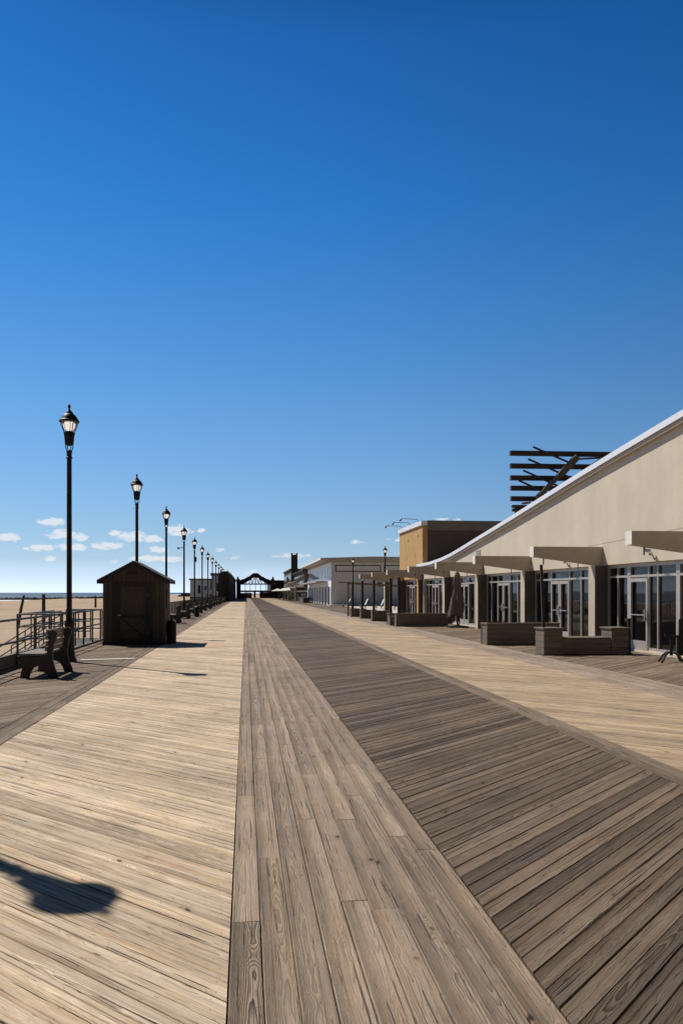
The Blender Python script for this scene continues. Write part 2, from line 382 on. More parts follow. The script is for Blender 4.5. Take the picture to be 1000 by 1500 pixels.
o=MB().box(-.62,.62,-.085,.085,0,.012).build('boardwalk_pale_strip',M['cap'],bevel=.003); tag(o,kind='structure'); o.location=(-3.25,20.02,.006); o.rotation_euler=(0,0,R(14))  # thin pale strip laid across the sea side planks
MB().box(-4.8,11.5,Y0-4,Y1+4,-.30,-.045).build('boardwalk_joists',M['under']); tag(bpy.data.objects['boardwalk_joists'],kind='structure')
MB().box(11.42,40,50,138,-.3,-.02).build('plaza_pavement',M['concrete']); tag(bpy.data.objects['plaza_pavement'],kind='structure')

# beach sheet, displaced
def sheet(name,mat,x0,x1,nx,y0,y1,ny,fn,pw=1.0):
    vs=[];fs=[]
    for j in range(ny+1):
        y=y0+(y1-y0)*(j/ny)**pw
        for i in range(nx+1):
            x=x0+(x1-x0)*i/nx; vs.append((x,y,fn(x,y)))
    for j in range(ny):
        for i in range(nx):
            a=j*(nx+1)+i; fs.append((a,a+1,a+nx+2,a+nx+1))
    me=bpy.data.meshes.new(name); me.from_pydata(vs,[],fs); me.materials.append(mat)
    for p in me.polygons: p.use_smooth=True
    o=bpy.data.objects.new(name,me); COL.objects.link(o); return tag(o,kind='structure')
def sandz(x,y):
    t=max(0,min(1,(-x-70)/38)); base=-1.15*(1-t*t)-3.1*t*t
    if x>-5.2: return -1.15
    am=.08+.30*max(0,1-abs(-x-58)/26)
    n=noise.noise(Vector((x*.13,y*.045,0)))*am+noise.noise(Vector((x*.5,y*.3,3)))*.08
    rg=max(0,noise.noise(Vector((x*.16,y*.06,9))))*max(0,1-abs(-x-42)/22)*.7
    return base-.12+n+rg+.36*max(0,1-abs(-x-66)/22)
sheet('sand_beach',M['sand'],-112,-4.5,170,-60,900,420,sandz,1.7)
o=sheet('sea',M['sea'],-26000,-98,4,-4000,40000,4,lambda x,y:-2.5)
o=sheet('ground',M['sand'],-4.4,900,2,-60,3000,2,lambda x,y:-1.2)

dg=MB(); rg_=random.Random(77)
for i in range(260):
    x=-rg_.uniform(8,70); y=rg_.uniform(18,260); z=sandz(x,y)-.02; s_=rg_.uniform(.04,.22)
    dg.bar((x,y,z),(x+rg_.uniform(-1,1)*s_*2,y+rg_.uniform(-1,1)*s_*2,z+rg_.uniform(.02,.5)*s_),s_*.35,s_*.25)
tag(dg.build('driftwood_scatter',M['pile']),'scattered bits of driftwood and seaweed lying over the beach sand','driftwood',kind='stuff')
# ------------------------------------------------------------------ street lamps
def make_lamp(name,label,group):
    t=thing(name,label,'street lamp',group=group)
    MB().lathe([(.17,0),(.17,.05),(.145,.09),(.125,.16),(.13,.20),(.105,.26),(.095,.80),(.11,.86),(.11,.90),(.08,.95),(.07,1.02)],16).build('base',M['black'],t,True)
    MB().lathe([(.062,1.0),(.054,4.86)],14).build('pole',M['black'],t,True)
    MB().lathe([(.055,4.70),(.075,4.715),(.075,4.735),(.058,4.75),(.058,4.84),(.072,4.855),(.062,4.89),(.03,4.91)],14).build('collar',M['black'],t,True)
    y=MB()
    for a in (0,90,180,270):
        c,s=math.cos(R(a+20)),math.sin(R(a+20))
        y.tube([(c*.05,s*.05,4.87),(c*.085,s*.085,4.95),(c*.10,s*.10,5.08),(c*.115,s*.115,5.22),(c*.14,s*.14,5.36),(c*.205,s*.205,5.57)],.011,6)
    y.build('yoke',M['black'],t,True)
    l=MB().lathe([(.03,5.00),(.06,5.01),(.088,5.04),(.098,5.20),(.112,5.30),(.10,5.33),(.05,5.345)],16).build('ballast_housing',M['black'],t,True)
    g=MB().lathe([(.112,5.325),(.145,5.38),(.175,5.46),(.195,5.55)],20,cap=False).build('lantern_glass',M['lglass'],t,True)
    MB().lathe([(.05,5.345),(.095,5.38),(.125,5.44),(.135,5.50),(.10,5.55)],16).build('refractor',M['refr'],g,True)
    rb=MB()
    for a in range(0,360,45):
        c,s=math.cos(R(a)),math.sin(R(a))
        rb.tube([(c*.115,s*.115,5.32),(c*.15,s*.15,5.385),(c*.18,s*.18,5.46),(c*.20,s*.20,5.56)],.006,5)
    rb.build('cage',M['black'],g)
    cp=MB().lathe([(.195,5.545),(.225,5.55),(.228,5.585),(.205,5.60),(.19,5.635),(.165,5.68),(.125,5.725),(.09,5.75),(.085,5.77),(.05,5.81),(.022,5.85),(.018,5.87)],20).build('cap',M['black'],t,True)
    MB().lathe([(.012,5.86),(.03,5.885),(.036,5.91),(.03,5.935),(.012,5.955),(.006,5.985)],10).build('finial',M['black'],cp,True)
    return t
LG='black street lamps in the long row on the sea side'
ords=['','','rising behind the peak of the shed','rising over the right eave of the shed','with a small arm on its pole','with a box strapped to its pole','sixth lamp of the left row','seventh lamp of the left row','eighth lamp of the left row','ninth lamp of the left row','tenth lamp of the left row','eleventh lamp of the left row','small against the dark hall, twelfth of the left row']
lampY=[7.85,19.6,30.85,42.1,54.1,65.0,76.3,87.8,99.5,111.0,122.5,134,145.5]
lamp0=make_lamp('street_lamp','black acorn street lamp casting the lantern shadow on the nearest pale planks',LG)
lamp0.location=(-3.98,lampY[0],0)
for i in range(1,13):
    lp=dup(lamp0,(-4.06 if i==1 else -3.98,lampY[i],0),('black acorn street lamp, '+ords[i]) if i!=1 else 'tall black acorn street lamp standing behind the nearest bench',rz=random.uniform(0,1))
    if i==4:
        MB().tube([(0,0,4.52),(-.3,-.0,4.5)],.022,8).tube([(-.29,0,4.5),(-.42,0,4.47)],[.035,.085],10).build('speaker_arm',M['black'],lp,True); lp.rotation_euler=(0,0,0)
    if i==5:
        MB().box(-.04,.16,-.09,.09,4.0,4.4).build('control_box',M['black'],lp,bevel=.01); lp.rotation_euler=(0,0,0)
RG='black street lamps on the building side'
dup(lamp0,(12.9,75.5,0),'taller black street lamp between the white building and the ochre building')['group']=RG
dup(lamp0,(12.3,94,0),'shorter black street lamp in front of the left black outlined panel of the white building',scale=.955)['group']=RG

# ------------------------------------------------------------------ benches
def make_bench():
    t=thing('bench','','bench',group='slatted benches facing the sea')
    # side profile in local x (-x = seat side) and z
    prof=[(.02,0),(-.10,0),(-.13,.10),(-.20,.19),(-.29,.23),(-.38,.19),(-.44,.08),(-.46,0),(-.62,0),(-.60,.12),(-.56,.22),(-.60,.30),(-.66,.36),(-.67,.41),(-.62,.43),
          (-.22,.40),(-.14,.46),(-.105,.60),(-.10,.74),(-.11,.83),(-.09,.88),(-.04,.905),(.02,.89),(.05,.84),(.045,.76),(.0,.66),(-.03,.50),(-.03,.34),(.01,.18),(.06,.06),(.07,0)]
    for y in (0,1.30):
        MB().prism(prof,'y',y-.035,y+.035).build('side_frame',M['bench'],t,bevel=.006)
    s=MB()
    for x in (-.60,-.51,-.42,-.33,-.24): s.box(x-.038,x+.038,-.06,1.36,.425,.462)
    s.build('seat',M['benchslat'],t,bevel=.004)
    b=MB()
    for (x,z) in ((-.145,.54),(-.135,.65),(-.13,.76),(-.125,.86)): b.bar((x,-.06,z),(x,1.36,z),.035,.085)
    b.build('backrest',M['benchslat'],t,bevel=.004)
    return t
b0=make_bench(); b0.location=(-3.56,15.9,0)
b0['label']='nearest slatted bench, in front of the first street lamp by the railing'
bys=[(43.2,'slatted bench directly behind the shed and its bin, first bench of the far row'),(50.5,'slatted bench just past the first one behind the shed'),(57.6,'third slatted bench beyond the shed, left of the pale planks'),(64.8,'fourth slatted bench beyond the shed')]
for y,l in bys: dup(b0,(-3.45,y,0),l)
for k in range(11):
    dup(b0,(-3.45+random.uniform(-.08,.08),72.5+k*7.1,0),'one of the small dark benches in the distant row towards the dark hall')

# bin beside the shed
def bin_(loc,label):
    t=thing('litter_bin',label,'bin',loc)
    MB().lathe([(.20,0),(.22,.02),(.225,.62),(.21,.64)],20).build('body',M['black'],t,True)
    MB().lathe([(.235,.64),(.24,.68),(.18,.73),(.10,.76),(.09,.74)],20).build('lid',M['black'],t,True)
    t.scale=(.74,.74,.95)
    return t
bin_((-2.34,26.3,0),'black round litter bin tucked against the right side of the shed')
bin_((-3.2,54.8,0),'black round litter bin between benches beyond the shed')

# ------------------------------------------------------------------ shed
def make_shed():
    x0,x1,ya,yb=-4.31,-2.47,25.6,27.4
    t=thing('shed','dark brown wooden shed with gabled roof and braced door standing on the left planks','shed',((x0+x1)/2,ya,0))
    w=(x1-x0)/2; d=yb-ya; H=2.02; P=2.52
    b=MB().prism([(-w,.10),(w,.10),(w,H),(0,P),(-w,H)],'y',0,d)
    b.build('walls',M['shed'],t)
    # vertical battens as grooves between siding boards, on front and right side
    g=MB(); n=13
    for i in range(n+1):
        x=-w+2*w*i/n; top=H+(P-H)*(1-abs(x)/w)-.03
        if abs(x)<w-.01: g.box(x-.006,x+.006,-.004,.0,.12,top)
    for i in range(9): y=.1+i*.2; g.box(w,w+.004,y-.006,y+.006,.12,H-.03)
    g.build('siding_grooves',M['shedtrim'],t)
    MB().box(-w-.02,w+.02,-.02,d+.02,0,.11).build('skid',M['shedtrim'],t)
    r=MB(); ov=.14; th=.045; sl=(P-H)/w
    for s in (-1,1):
        xe=s*(w+ov); ze=H-sl*ov
        r.prism([(0,P+.01),(xe,ze+.01),(xe,ze+.01+th),(0,P+.01+th)],'y',-.12,d+.12)
    ro=r.build('roof',M['shingle'],t)
    f=MB()
    for s in (-1,1):
        xe=s*(w+ov); ze=H-sl*ov
        f.prism([(0,P-.08),(xe,ze-.08),(xe,ze+.012),(0,P+.012)],'y',-.15,-.121)
        f.box(min(xe,xe+s*.02),max(xe,xe+s*.02),-.15,d+.12,ze-.07,ze+.05)
    f.build('rake_board',M['shedtrim'],ro)
    # door
    dx0,dx1,dz0,dz1=-.50,.42,.13,1.78
    D=MB().box(dx0,dx1,-.03,-.005,dz0,dz1).build('door',M['shed'],t)
    T=MB()
    T.box(dx0-.12,dx0,-.05,-.001,dz0-.02,dz1+.12).box(dx1,dx1+.12,-.05,-.001,dz0-.02,dz1+.12).box(dx0-.0,dx1+.0,-.05,-.001,dz1,dz1+.12)
    T.build('door_frame',M['shedtrim'],t)
    T=MB(); T.box(dx0+.002,dx0+.09,-.052,-.03,dz0,dz1-.002).box(dx1-.09,dx1-.002,-.052,-.03,dz0,dz1-.002).box(dx0+.09,dx1-.09,-.051,-.03,.82,.92).box(dx0+.09,dx1-.09,-.051,-.03,dz0,dz0+.1)
    T.bar((dx0+.1,-.04,.24),(dx1-.1,-.04,.82),.018,.08,up=(0,1,0)).bar((dx0+.1,-.043,.82),(dx1-.1,-.043,.24),.018,.08,up=(0,1,0))
    T.build('brace',M['shedtrim'],D)
    MB().box(dx0+.03,dx0+.12,-.075,-.053,.90,.925).build('handle',M['chrome'],D)
    h=MB()
    for z in (.35,1.5): h.box(dx1-.04,dx1+.03,-.058,-.052,z,z+.05)
    h.build('hinge',M['iron'],D)
    v=MB().box(-.17,.13,-.02,0,2.16,2.24)
    v.build('gable_vent',M['shedtrim'],t)
    MB().box(w,w+.03,.55,.95,1.1,1.7).build('side_vent',M['shedtrim'],t)
    MB().box(w+.001,w+.02,.05,1.7,.11,.26).build('bottom_board',M['planter'],t)
make_shed()

# ------------------------------------------------------------------ railing, kerb, beach stairs
t=thing('railing','grey pipe railing with two rails running behind the nearest bench','railing',(-4.82,5,0))
rl=MB(); y0r,y1r=3.4-5,146-5
for z in (1.03,.56): rl.tube([(0,y0r,z),(0,28-5,z)],.024,8)
rl.build('rail',M['iron'],t,True)
for i in range(18):
    y=-1.5+i*1.43+.32
    MB().tube([(0,y,0),(0,y,1.03)],.026,8).lathe([(.06,0),(.06,.012)],10,c=(0,y)).build('post',M['iron'],t,True)
t2=thing('railing','dark metal picket railing along the far sea edge beyond the shed','railing',(-4.6,31,0))
rl=MB()
for z in (1.0,.12): rl.bar((0,0,z),(0,114,z),.04,.04)
rl.build('rail',M['iron'],t2)
pk=MB()
for i in range(430):
    y=i*.265
    pk.bar((0,y,.12),(0,y,1.0),.018 if i%8 else .05)
pk=pk.build('pickets',M['iron'],t2); pk['kind']='stuff'
k=MB().box(-4.98,-4.78,-9,146,-.45,.04).box(-4.94,-4.86,-9,23.2,.04,.30).build('kerb',M['kerb']); tag(k,'weathered timber kerb along the sea edge of the boardwalk','kerb')

t=thing('beach_stairs','railed landing and timber stairs going down to the sand behind the lamp and bench','stairs',(-4.98,23.4,0))
MB().box(-1.25,-.02,0,6.6,-.14,-.02).build('landing',M['kerb'],t)
for i in range(6):
    MB().box(-1.27-.29*(i+1),-1.27-.29*i-.02,4.5,6.1,-.06-.19*(i+1),-.01-.19*(i+1)).build('tread',M['kerb'],t)
for y in (4.45,6.15): MB().bar((-1.25,y,-.1),(-3.1,y,-1.27),.05,.2).build('stringer',M['kerb'],t)
hr=MB()
def railrun(a,b,n,h=1.0):
    a=Vector(a); b=Vector(b)
    for z in (h,h*.66,h*.33): hr.tube([a+Vector((0,0,z)),b+Vector((0,0,z))],.021,8)
    for i in range(n+1):
        p=a.lerp(b,i/n); hr.tube([p,p+Vector((0,0,h))],.021,8)
railrun((-.1,.0,0),(-1.25,.0,0),1); railrun((-1.25,0,0),(-1.25,4.4,0),3); railrun((-.1,4.4,0),(-.8,4.4,0),1)
railrun((-1.25,4.4,0),(-3.1,4.4,-1.2),2,.95); railrun((-1.25,6.2,0),(-3.1,6.2,-1.2),2,.95)
railrun((-1.25,6.2,0),(-1.25,6.6,0),1); railrun((-.1,6.6,0),(-1.25,6.6,0),2); railrun((-.7,4.4,0),(-.7,6.6,0),2)
railrun((-.1,2.0,0),(-.8,2.0,0),1); railrun((-.9,.6,0),(-.9,3.8,0),2)
hr.build('handrail',M['iron'],t,True)

t=tag(MB().tube([(-18.6,70,-1.4),(-18.35,70,.2),(-18.1,70,1.38)],[.13,.12,.10],9).build('timber_pile',M['pile'],smooth=True),'leaning weathered timber pile in the sand, leftmost of three','pile','timber piles standing in the sand')
t=tag(MB().tube([(-15.6,66,-1.4),(-15.6,66,1.47)],[.15,.13],9).build('timber_pile',M['pile'],smooth=True),'upright timber pile in the sand just left of the nearest street lamp pole','pile','timber piles standing in the sand')
t=tag(MB().tube([(-27.6,156,-1.4),(-27.6,156,.97)],[.2,.17],9).bar((-30.5,156,.62),(-24.6,156,.70),.12,.3).build('timber_pile',M['pile']),'timber pile with a cross beam standing in the sand just left of the shed','pile','timber piles standing in the sand')
# rock groin
g=MB(); rn=random.Random(5)
def rockball(c,r):
    bm=bmesh.new(); bmesh.ops.create_icosphere(bm,subdivisions=1,radius=1)
    vs=[]
    for v in bm.verts:
        k=rn.uniform(.7,1.15); vs.append((c[0]+v.co.x*r*1.3*k,c[1]+v.co.y*r*k,c[2]+v.co.z*r*.7*k))
    fs=[tuple(v.index for v in f.verts) for f in bm.faces]; bm.free(); g.add(vs,fs)
for i in range(230):
    x=-138+i*.30+rn.uniform(-.5,.5); rockball((x,478+rn.uniform(-2,2),-2.3+rn.uniform(0,.55)*(1 if i>12 else .4)+.012*max(0,i-60)*.4),rn.uniform(.7,1.25))
g.build('rock_groin',M['rock']); tag(bpy.data.objects['rock_groin'],'low dark rock groin reaching out into the sea on the left','groin')

# ------------------------------------------------------------------ cream building with the curved roof
PY=[23.0+6.1*k for k in range(-3,4)]      # near edges of the piers: 4.7 ... 41.3
prof=[(47.6,3.22),(44,3.26),(41.5,3.36),(39.5,3.50),(37.5,3.70),(35.5,3.92),(33,4.18),(30,4.50),(27,4.84),(24,5.18),(21,5.49),(17.8,5.80),(14,6.12),(9,6.42),(3,6.60),(-2,6.62)]
prof=[(y*1.024,1.6+(z-1.6)*1.024) for y,z in prof]
cb=thing('cream_building','long cream stucco building with a sweeping white edged roof and glazed bays','building',(10.4,16.9,0))
def L(p): return (p[0]-10.4,p[1]-16.9,p[2])
def Yl(y): return y-16.9
w=MB()
poly=[(Yl(y),z-.10) for y,z in prof]+[(Yl(prof[-1][0]),2.40),(Yl(prof[0][0]),2.40)]
w.prism(poly,'x',0,.30)
w.prism([(Yl(47.6),-.05),(Yl(-2),-.05),(Yl(-2),.06),(Yl(47.6),.06)],'x',.08,.40)
w.box(0,14,Yl(47.35),Yl(47.6),0,3.05)
w.build('wall',M['stucco'],cb)
# control joint line
MB().bar((-.003,Yl(24.0),3.02),(-.003,Yl(8),3.42),.006,.012).build('wall_joint',M['stuccob'],cb)
r=MB()
r.prism([(Yl(y),z) for y,z in prof]+[(Yl(y),z-.13) for y,z in reversed(prof)],'x',-.14,15)
ro=r.build('roof',M['rooftop'],cb)
f=MB().prism([(Yl(y),z+.03) for y,z in prof]+[(Yl(y),z-.13) for y,z in reversed(prof)],'x',-.17,-.142); f.build('fascia',M['white'],ro)
f=MB().prism([(Yl(y),z-.135) for y,z in prof]+[(Yl(y),z-.235) for y,z in reversed(prof)],'x',-.12,-.002); f.build('soffit',M['stuccob'],ro)
f=MB().prism([(Yl(y),z+.031) for y,z in prof]+[(Yl(y),z+.001) for y,z in reversed(prof)],'x',-.141,.1); f.build('drip_edge',M['white'],ro)
def pier(parent,y,mat,Yl=Yl,glassx=.2):
    """wedge pier with its cantilevered fin"""
    p=MB(); yy=Yl(y)
    p.box(-.25,glassx+.1,yy,yy+.45,-.03,2.40)
    p_=p.build('pier',mat,parent)
    MB().box(-.235,glassx-.06,yy-.012,yy-.001,-.02,2.38).build('pier_shade_panel',M['pier_shade'],p_)  # thin panel added to darken the pier's shaded near face
    q=MB().prism([(-2.1,2.94),(-2.1,2.65),(-.25,2.41),(-.002,2.41),(-.002,2.94)],'y',yy,yy+.30); fi=q.build('fin',M['stuccob'],parent,bevel=.006)
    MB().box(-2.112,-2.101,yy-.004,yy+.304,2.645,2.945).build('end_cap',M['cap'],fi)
    MB().tube([(-1.75,yy+.15,2.6),(-1.75,yy+.15,2.42)],.02,6).tube([(-.7,yy+.15,2.47),(-.7,yy+.15,2.30)],.015,6).build('hook',M['iron'],fi)
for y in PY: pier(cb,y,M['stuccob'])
def glazing(parent,ya,yb,offs,door,Yl=Yl,X=.2,thick=(),zt=2.40):
    """one glazed bay between ya and yb; offs = mullion offsets, door = (a,b,leaves)"""
    Wd=thing_part=MB()
    a=Yl(ya); b_=Yl(yb); mw=.055
    Wd.box(X-.05,X+.05,a,b_,zt-.10,zt-.002).box(X-.05,X+.05,a,b_,2.02,2.08)
    Wd.box(X-.05,X+.05,a,a+door[0],.06,.14).box(X-.05,X+.05,a+door[1],b_,.06,.14)
    for o in offs:
        hw=.09 if o in thick else mw/2
        pr=.06 if o in thick else .05
        Wd.box(X-pr,X+pr-.002,a+o-hw,a+o+hw,.14,2.02); Wd.box(X-pr,X+pr-.002,a+o-hw,a+o+hw,2.08,zt-.10)
    win=Wd.build('window_frame',M['alu'],parent)
    P=MB(); rp=random.Random(int(ya*10)); cuts=[.0]+[o for o in offs]+[yb-ya]
    for i in range(len(cuts)-1):
        for (za,zb) in ((.10,2.03),(2.07,zt-.05)):
            if cuts[i+1]-cuts[i]<.05: continue
            y0=a+cuts[i]+.005; y1=a+cuts[i+1]-.005; q=[rp.uniform(0,.007)*(y1-y0) for _ in range(4)]
            P.add([(X+q[0],y0,za),(X+q[1],y1,za),(X+q[2],y1,zb),(X+q[3],y0,zb),(X+.02,y0,za),(X+.02,y1,za),(X+.02,y1,zb),(X+.02,y0,zb)],[(0,1,2,3),(4,7,6,5),(0,4,5,1),(1,5,6,2),(2,6,7,3),(3,7,4,0)]); P.build('pane',M['glass'],win)
    d0,d1,nl=door; lw=(d1-d0)/nl
    for i in range(nl):
        y0=a+d0+i*lw+.02; y1=y0+lw-.04; D=MB()
        D.box(X-.075,X-.02,y0,y0+.085,.07,1.99).box(X-.075,X-.02,y1-.085,y1,.07,1.99).box(X-.075,X-.02,y0+.085,y1-.085,1.89,1.99).box(X-.075,X-.02,y0+.085,y1-.085,.07,.30)
        d=D.build('door',M['alu'],parent)
        hy=y1-.05 if i==0 and nl==2 else y0+.05
        MB().box(X-.14,X-.11,hy-.02,hy+.02,.85,1.15).box(X-.11,X-.076,hy-.015,hy+.015,.87,.90).box(X-.11,X-.076,hy-.015,hy+.015,1.10,1.13).bar((X-.11,y0+.09,1.0),(X-.11,y1-.09,1.0),.025,.03).build('handle',M['chrome'],d)
    return win
std=[.03,.72,1.5,2.42,4.02,4.95,5.62]
for k in range(len(PY)):
    ya=PY[k]+.45; yb=PY[k+1] if k+1<len(PY) else 47.35
    if k==2:
        glazing(cb,ya,yb,[.03,.75,1.70,1.76+.0,2.72,3.2,4.30,5.0,5.62],(3.2,4.25,1),thick=(1.70,4.30))
    else:
        L_=yb-ya; glazing(cb,ya,yb,[o for o in std if o<L_-.02]+[L_-.03] if L_<5.6 else std,(2.42,4.02,2))
for y,x in ((25.6,0),(19.95,0)):
    MB().bar((0,Yl(y),2.45),(-.10,Yl(y),2.66),.03).bar((-.10,Yl(y),2.66),(-.22,Yl(y)+.1,2.70),.06,.09).bar((-.10,Yl(y),2.62),(-.18,Yl(y)-.12,2.58),.06,.08).build('spotlight',M['alu'],cb)
lv=MB()
for i in range(7): lv.box(-.03,-.001,Yl(35.6),Yl(36.3),3.02+i*.075,3.06+i*.075)
lv.build('louvre_vent',M['alu'],cb)
MB().box(.35,6,Yl(-1.8),Yl(47.3),-.05,.0).box(5.6,6,Yl(-1.8),Yl(47.3),0,2.9).build('interior_wall',M['taupe'],cb)

# ------------------------------------------------------------------ ochre building
ob=thing('ochre_building','flat topped ochre and brown block behind the low end of the cream building','building',(10.4,47.7,0))
def Yo(y): return y-47.7
MB().box(0,.3,Yo(47.7),Yo(55.0),2.42,5.6).box(0.0,.3,Yo(54.4),Yo(55.0),0,2.42).build('front_wall',M['ochre'],ob)
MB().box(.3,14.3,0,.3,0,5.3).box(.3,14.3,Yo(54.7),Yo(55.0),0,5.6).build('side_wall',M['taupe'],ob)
MB().box(-.10,.28,-.06,7.36,5.6,5.86).build('white_coping',M['white'],ob)
MB().box(.28,14.4,-.10,7.40,5.3,5.88).build('parapet',M['taupe2'],ob)
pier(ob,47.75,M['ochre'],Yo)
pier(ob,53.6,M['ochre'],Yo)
glazing(ob,48.2,53.6,[.03,.72,1.5,2.42,4.02,4.95,5.37],(2.42,4.02,2),Yo)
for y in (48.6,51.2,53.8):
    MB().tube([(0,Yo(y),5.86),(-.15,Yo(y),6.02),(-1.1,Yo(y),6.05)],.018,6).tube([(-1.08,Yo(y),6.05),(-1.2,Yo(y),5.92)],[.03,.07],8).build('roof_light',M['iron'],ob)
MB().box(-.02,-.001,1.2,1.32,5.0,5.1).box(-.02,-.001,4.2,4.32,4.9,5.0).build('wall_plug',M['taupe'],ob)
# last free standing fin frame past the ochre block
ff=thing('fin_frame','free standing cream pier with a cantilevered fin past the ochre block','pier',(10.4,59.5,0))
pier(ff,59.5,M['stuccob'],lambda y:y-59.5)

# ------------------------------------------------------------------ timber frame on the roof
tf=thing('rooftop_frame','dark derelict timber frame of stacked beams rising behind the curved roof','frame',(13.2,40,3.2))
zs=[8.62,8.00,7.42,6.92,6.40,6.02,5.85]
for i,z in enumerate(zs):
    x=.0+.06*i
    if i<5: MB().bar((x,i*.15,z-3.2),(x+9,i*.15,z-3.2+.05),.22,.24).build('beam',M['rust'],tf)
    else: MB().bar((x+.05,i*.15,z-3.2),(x+4,i*.15,z-3.2+.03),.2,.14).bar((x+.3,i*.15+.3,z-3.3),(x+4,i*.15+.3,z-3.2),.2,.1).build('beam',M['rust'],tf)
for i in range(4):
    z=zs[i]-3.2
    MB().bar((1.15-.25*i+.0*i,-.13,z+.32),(3.5-.3*i,-.13,z-.62),.06,.09).build('brace',M['rust'],tf)
MB().bar((3.4,-.3,8.45-3.2),(2.45,-.3,7.45-3.2),.28,.30).bar((2.55,-.32,7.6-3.2),(1.3,-.3,6.35-3.2),.36,.2).build('leaning_post',M['rustb'],tf)
MB().bar((2.2,-.15,6.7-3.2),(4.9,-.15,8.5-3.2),.1,.14).bar((3.0,-.35,8.3-3.2),(4.6,-.35,8.42-3.2),.08).build('strut',M['rust'],tf)
for x in (5.6,8.4):
    MB().bar((x,.55,-.2),(x,.55,8.6-3.2),.22).build('post',M['rust'],tf)
MB().bar((5.4,.5,-.2),(5.4,3.2,4.2),.2).bar((8.4,.5,-.2),(8.4,3.2,4.2),.2).build('back_stay',M['rust'],tf)
rn2=random.Random(3)
jk=MB()
for i in range(14):
    x=.9+rn2.uniform(0,2.2); z=2.6+rn2.uniform(0,1.2)*(x/3); jk.bar((x,-.2+rn2.uniform(-.2,.2),z),(x+rn2.uniform(-.5,.8),rn2.uniform(-.2,.3),z+rn2.uniform(-.5,.6)),.1,.1)
jk.build('broken_boards',M['rustb'],tf)

# ------------------------------------------------------------------ planters
def boards_box(mb,x0,x1,y0,y1,z0,z1,n=4,gap=.006):
    h=(z1-z0)/n
    for i in range(n): 
        e=(.0,.004)[i%2]
        mb.box(x0+e,x1-e,y0+e,y1-e,z0+i*h+(gap if i else 0),z0+(i+1)*h)
def planter(loc,wx,wy,h,label,post=None,ph=2.3,group='timber planters along the building side'):
    t=thing('planter',label,'planter',loc,group=group)
    b=MB(); boards_box(b,0,wx,0,wy,.02,h,max(2,round(h/.15))); b.build('box',M['planter'],t)
    c=MB().box(-.03,.09,-.03,wy+.03,h+.002,h+.04).box(wx-.09,wx+.03,-.03,wy+.03,h+.002,h+.04).box(.09,wx-.09,-.03,.09,h+.002,h+.038).box(.09,wx-.09,wy-.09,wy+.03,h+.002,h+.038); c.build('rim',M['planter'],t)
    MB().box(.09,wx-.09,.09,wy-.09,h-.05,h+.015).build('soil',M['soil'],t)
    c=MB()
    for x in (.0,wx):
        for y in (0.0,wy): c.box(x-.02,x+.02,y-.02,y+.02,0,h)
    c.build('corner_post',M['planter'],t)
    return t
p2=planter((7.28,24.2,0),2.25,.62,.63,'timber planter with dry plant tufts, left of the taller ended planter bench')
l=MB(); rn=random.Random(9)
for i in range(150):
    x=rn.choice([rn.uniform(.15,.7),rn.uniform(1.5,2.1)]); y=rn.uniform(.12,.5); z=.62; dx,dy=rn.uniform(-.1,.1),rn.uniform(-.1,.1); hh=rn.uniform(.05,.2)
    l.add([(x,y,z),(x+.015,y,z),(x+dx,y+dy,z+hh)],[(0,1,2)])
l.build('plants',M['leaf'],p2,fix=False)
t=thing('planter','nearest timber planter, with two tall ends and a low middle','planter',(7.52,20.1,0),group='timber planters along the building side')
e=MB(); boards_box(e,0,.5,0,.62,.02,.66,4); e.box(-.03,.53,-.03,.65,.664,.70).build('end_box',M['planter'],t)
e=MB(); boards_box(e,1.80,2.26,0,.62,.02,.66,4); e.box(1.77,2.29,-.03,.65,.664,.70).build('end_box',M['planter'],t)
e=MB(); boards_box(e,.504,1.796,.02,.60,.02,.42,3); e.box(.535,1.765,-.0,.63,.424,.45).build('seat',M['planter'],t)
tag(MB().bar((7.62,20.4,.705),(7.56,20.4,2.32),.065,.065).build('wooden_pole',M['rust']),'dark square pole standing up on the left end of the nearest planter bench','pole')
tag(MB().bar((9.86,20.25,0),(9.86,20.25,.93),.07).lathe([(.11,0),(.10,.03),(.03,.05)],10,c=(9.86,20.25)).build('short_post',M['black']),'short black post at the right end of the nearest planter bench','post')
planter((7.02,37.9,0),2.45,.55,.58,'long low timber planter between the umbrella and the row of posts')
pp=[(6.98,39.6,.55),(7.0,45.1,.55),(7.02,49.8,.5),(6.9,53.5,.5)]
pl=['timber planter box with dark post, nearest of four past the long planter','timber planter box with dark post, second of four past the long planter','timber planter box with dark post, third of four past the long planter','timber planter box with dark post, farthest of four before the white building']
for (x,y,h),lb in zip(pp,pl):
    t=planter((x,y,0),.95,.6,h,lb)
    tp=2.30
    tag(MB().bar((x+.12,y+.3,h+.02),(x+.12,y+.3,tp),.13).build('post',M['rust']),lb.replace('timber planter box with dark post','dark timber post standing in the planter box'),'post',group='dark timber posts in the planter row')
for y,lb in ((38.3,'dark timber post standing at the left end of the long low planter'),):
    tag(MB().bar((7.2,y,.6),(7.2,y,2.32),.12).build('post',M['rust']),lb,'post',group='dark timber posts in the planter row')
t=tag(MB().box(6.9,7.25,39.0,39.35,0,.42).box(6.88,7.27,38.98,39.37,.42,.46).build('stone_block',M['planter']),'small pale box in front of the nearest posted planter box','box')
t=tag(MB().bar((6.85,55.3,2.25),(11.2,57.6,2.05),.12,.14).bar((6.9,55.3,0),(6.9,55.3,2.18),.12).bar((11.0,57.5,0),(11.0,57.5,2.0),.12).bar((6.2,55.3,2.3),(7.4,55.3,2.24),.18,.06).build('trellis_frame',M['taupe2']),'weathered low trellis beam on posts in front of the white building','trellis')

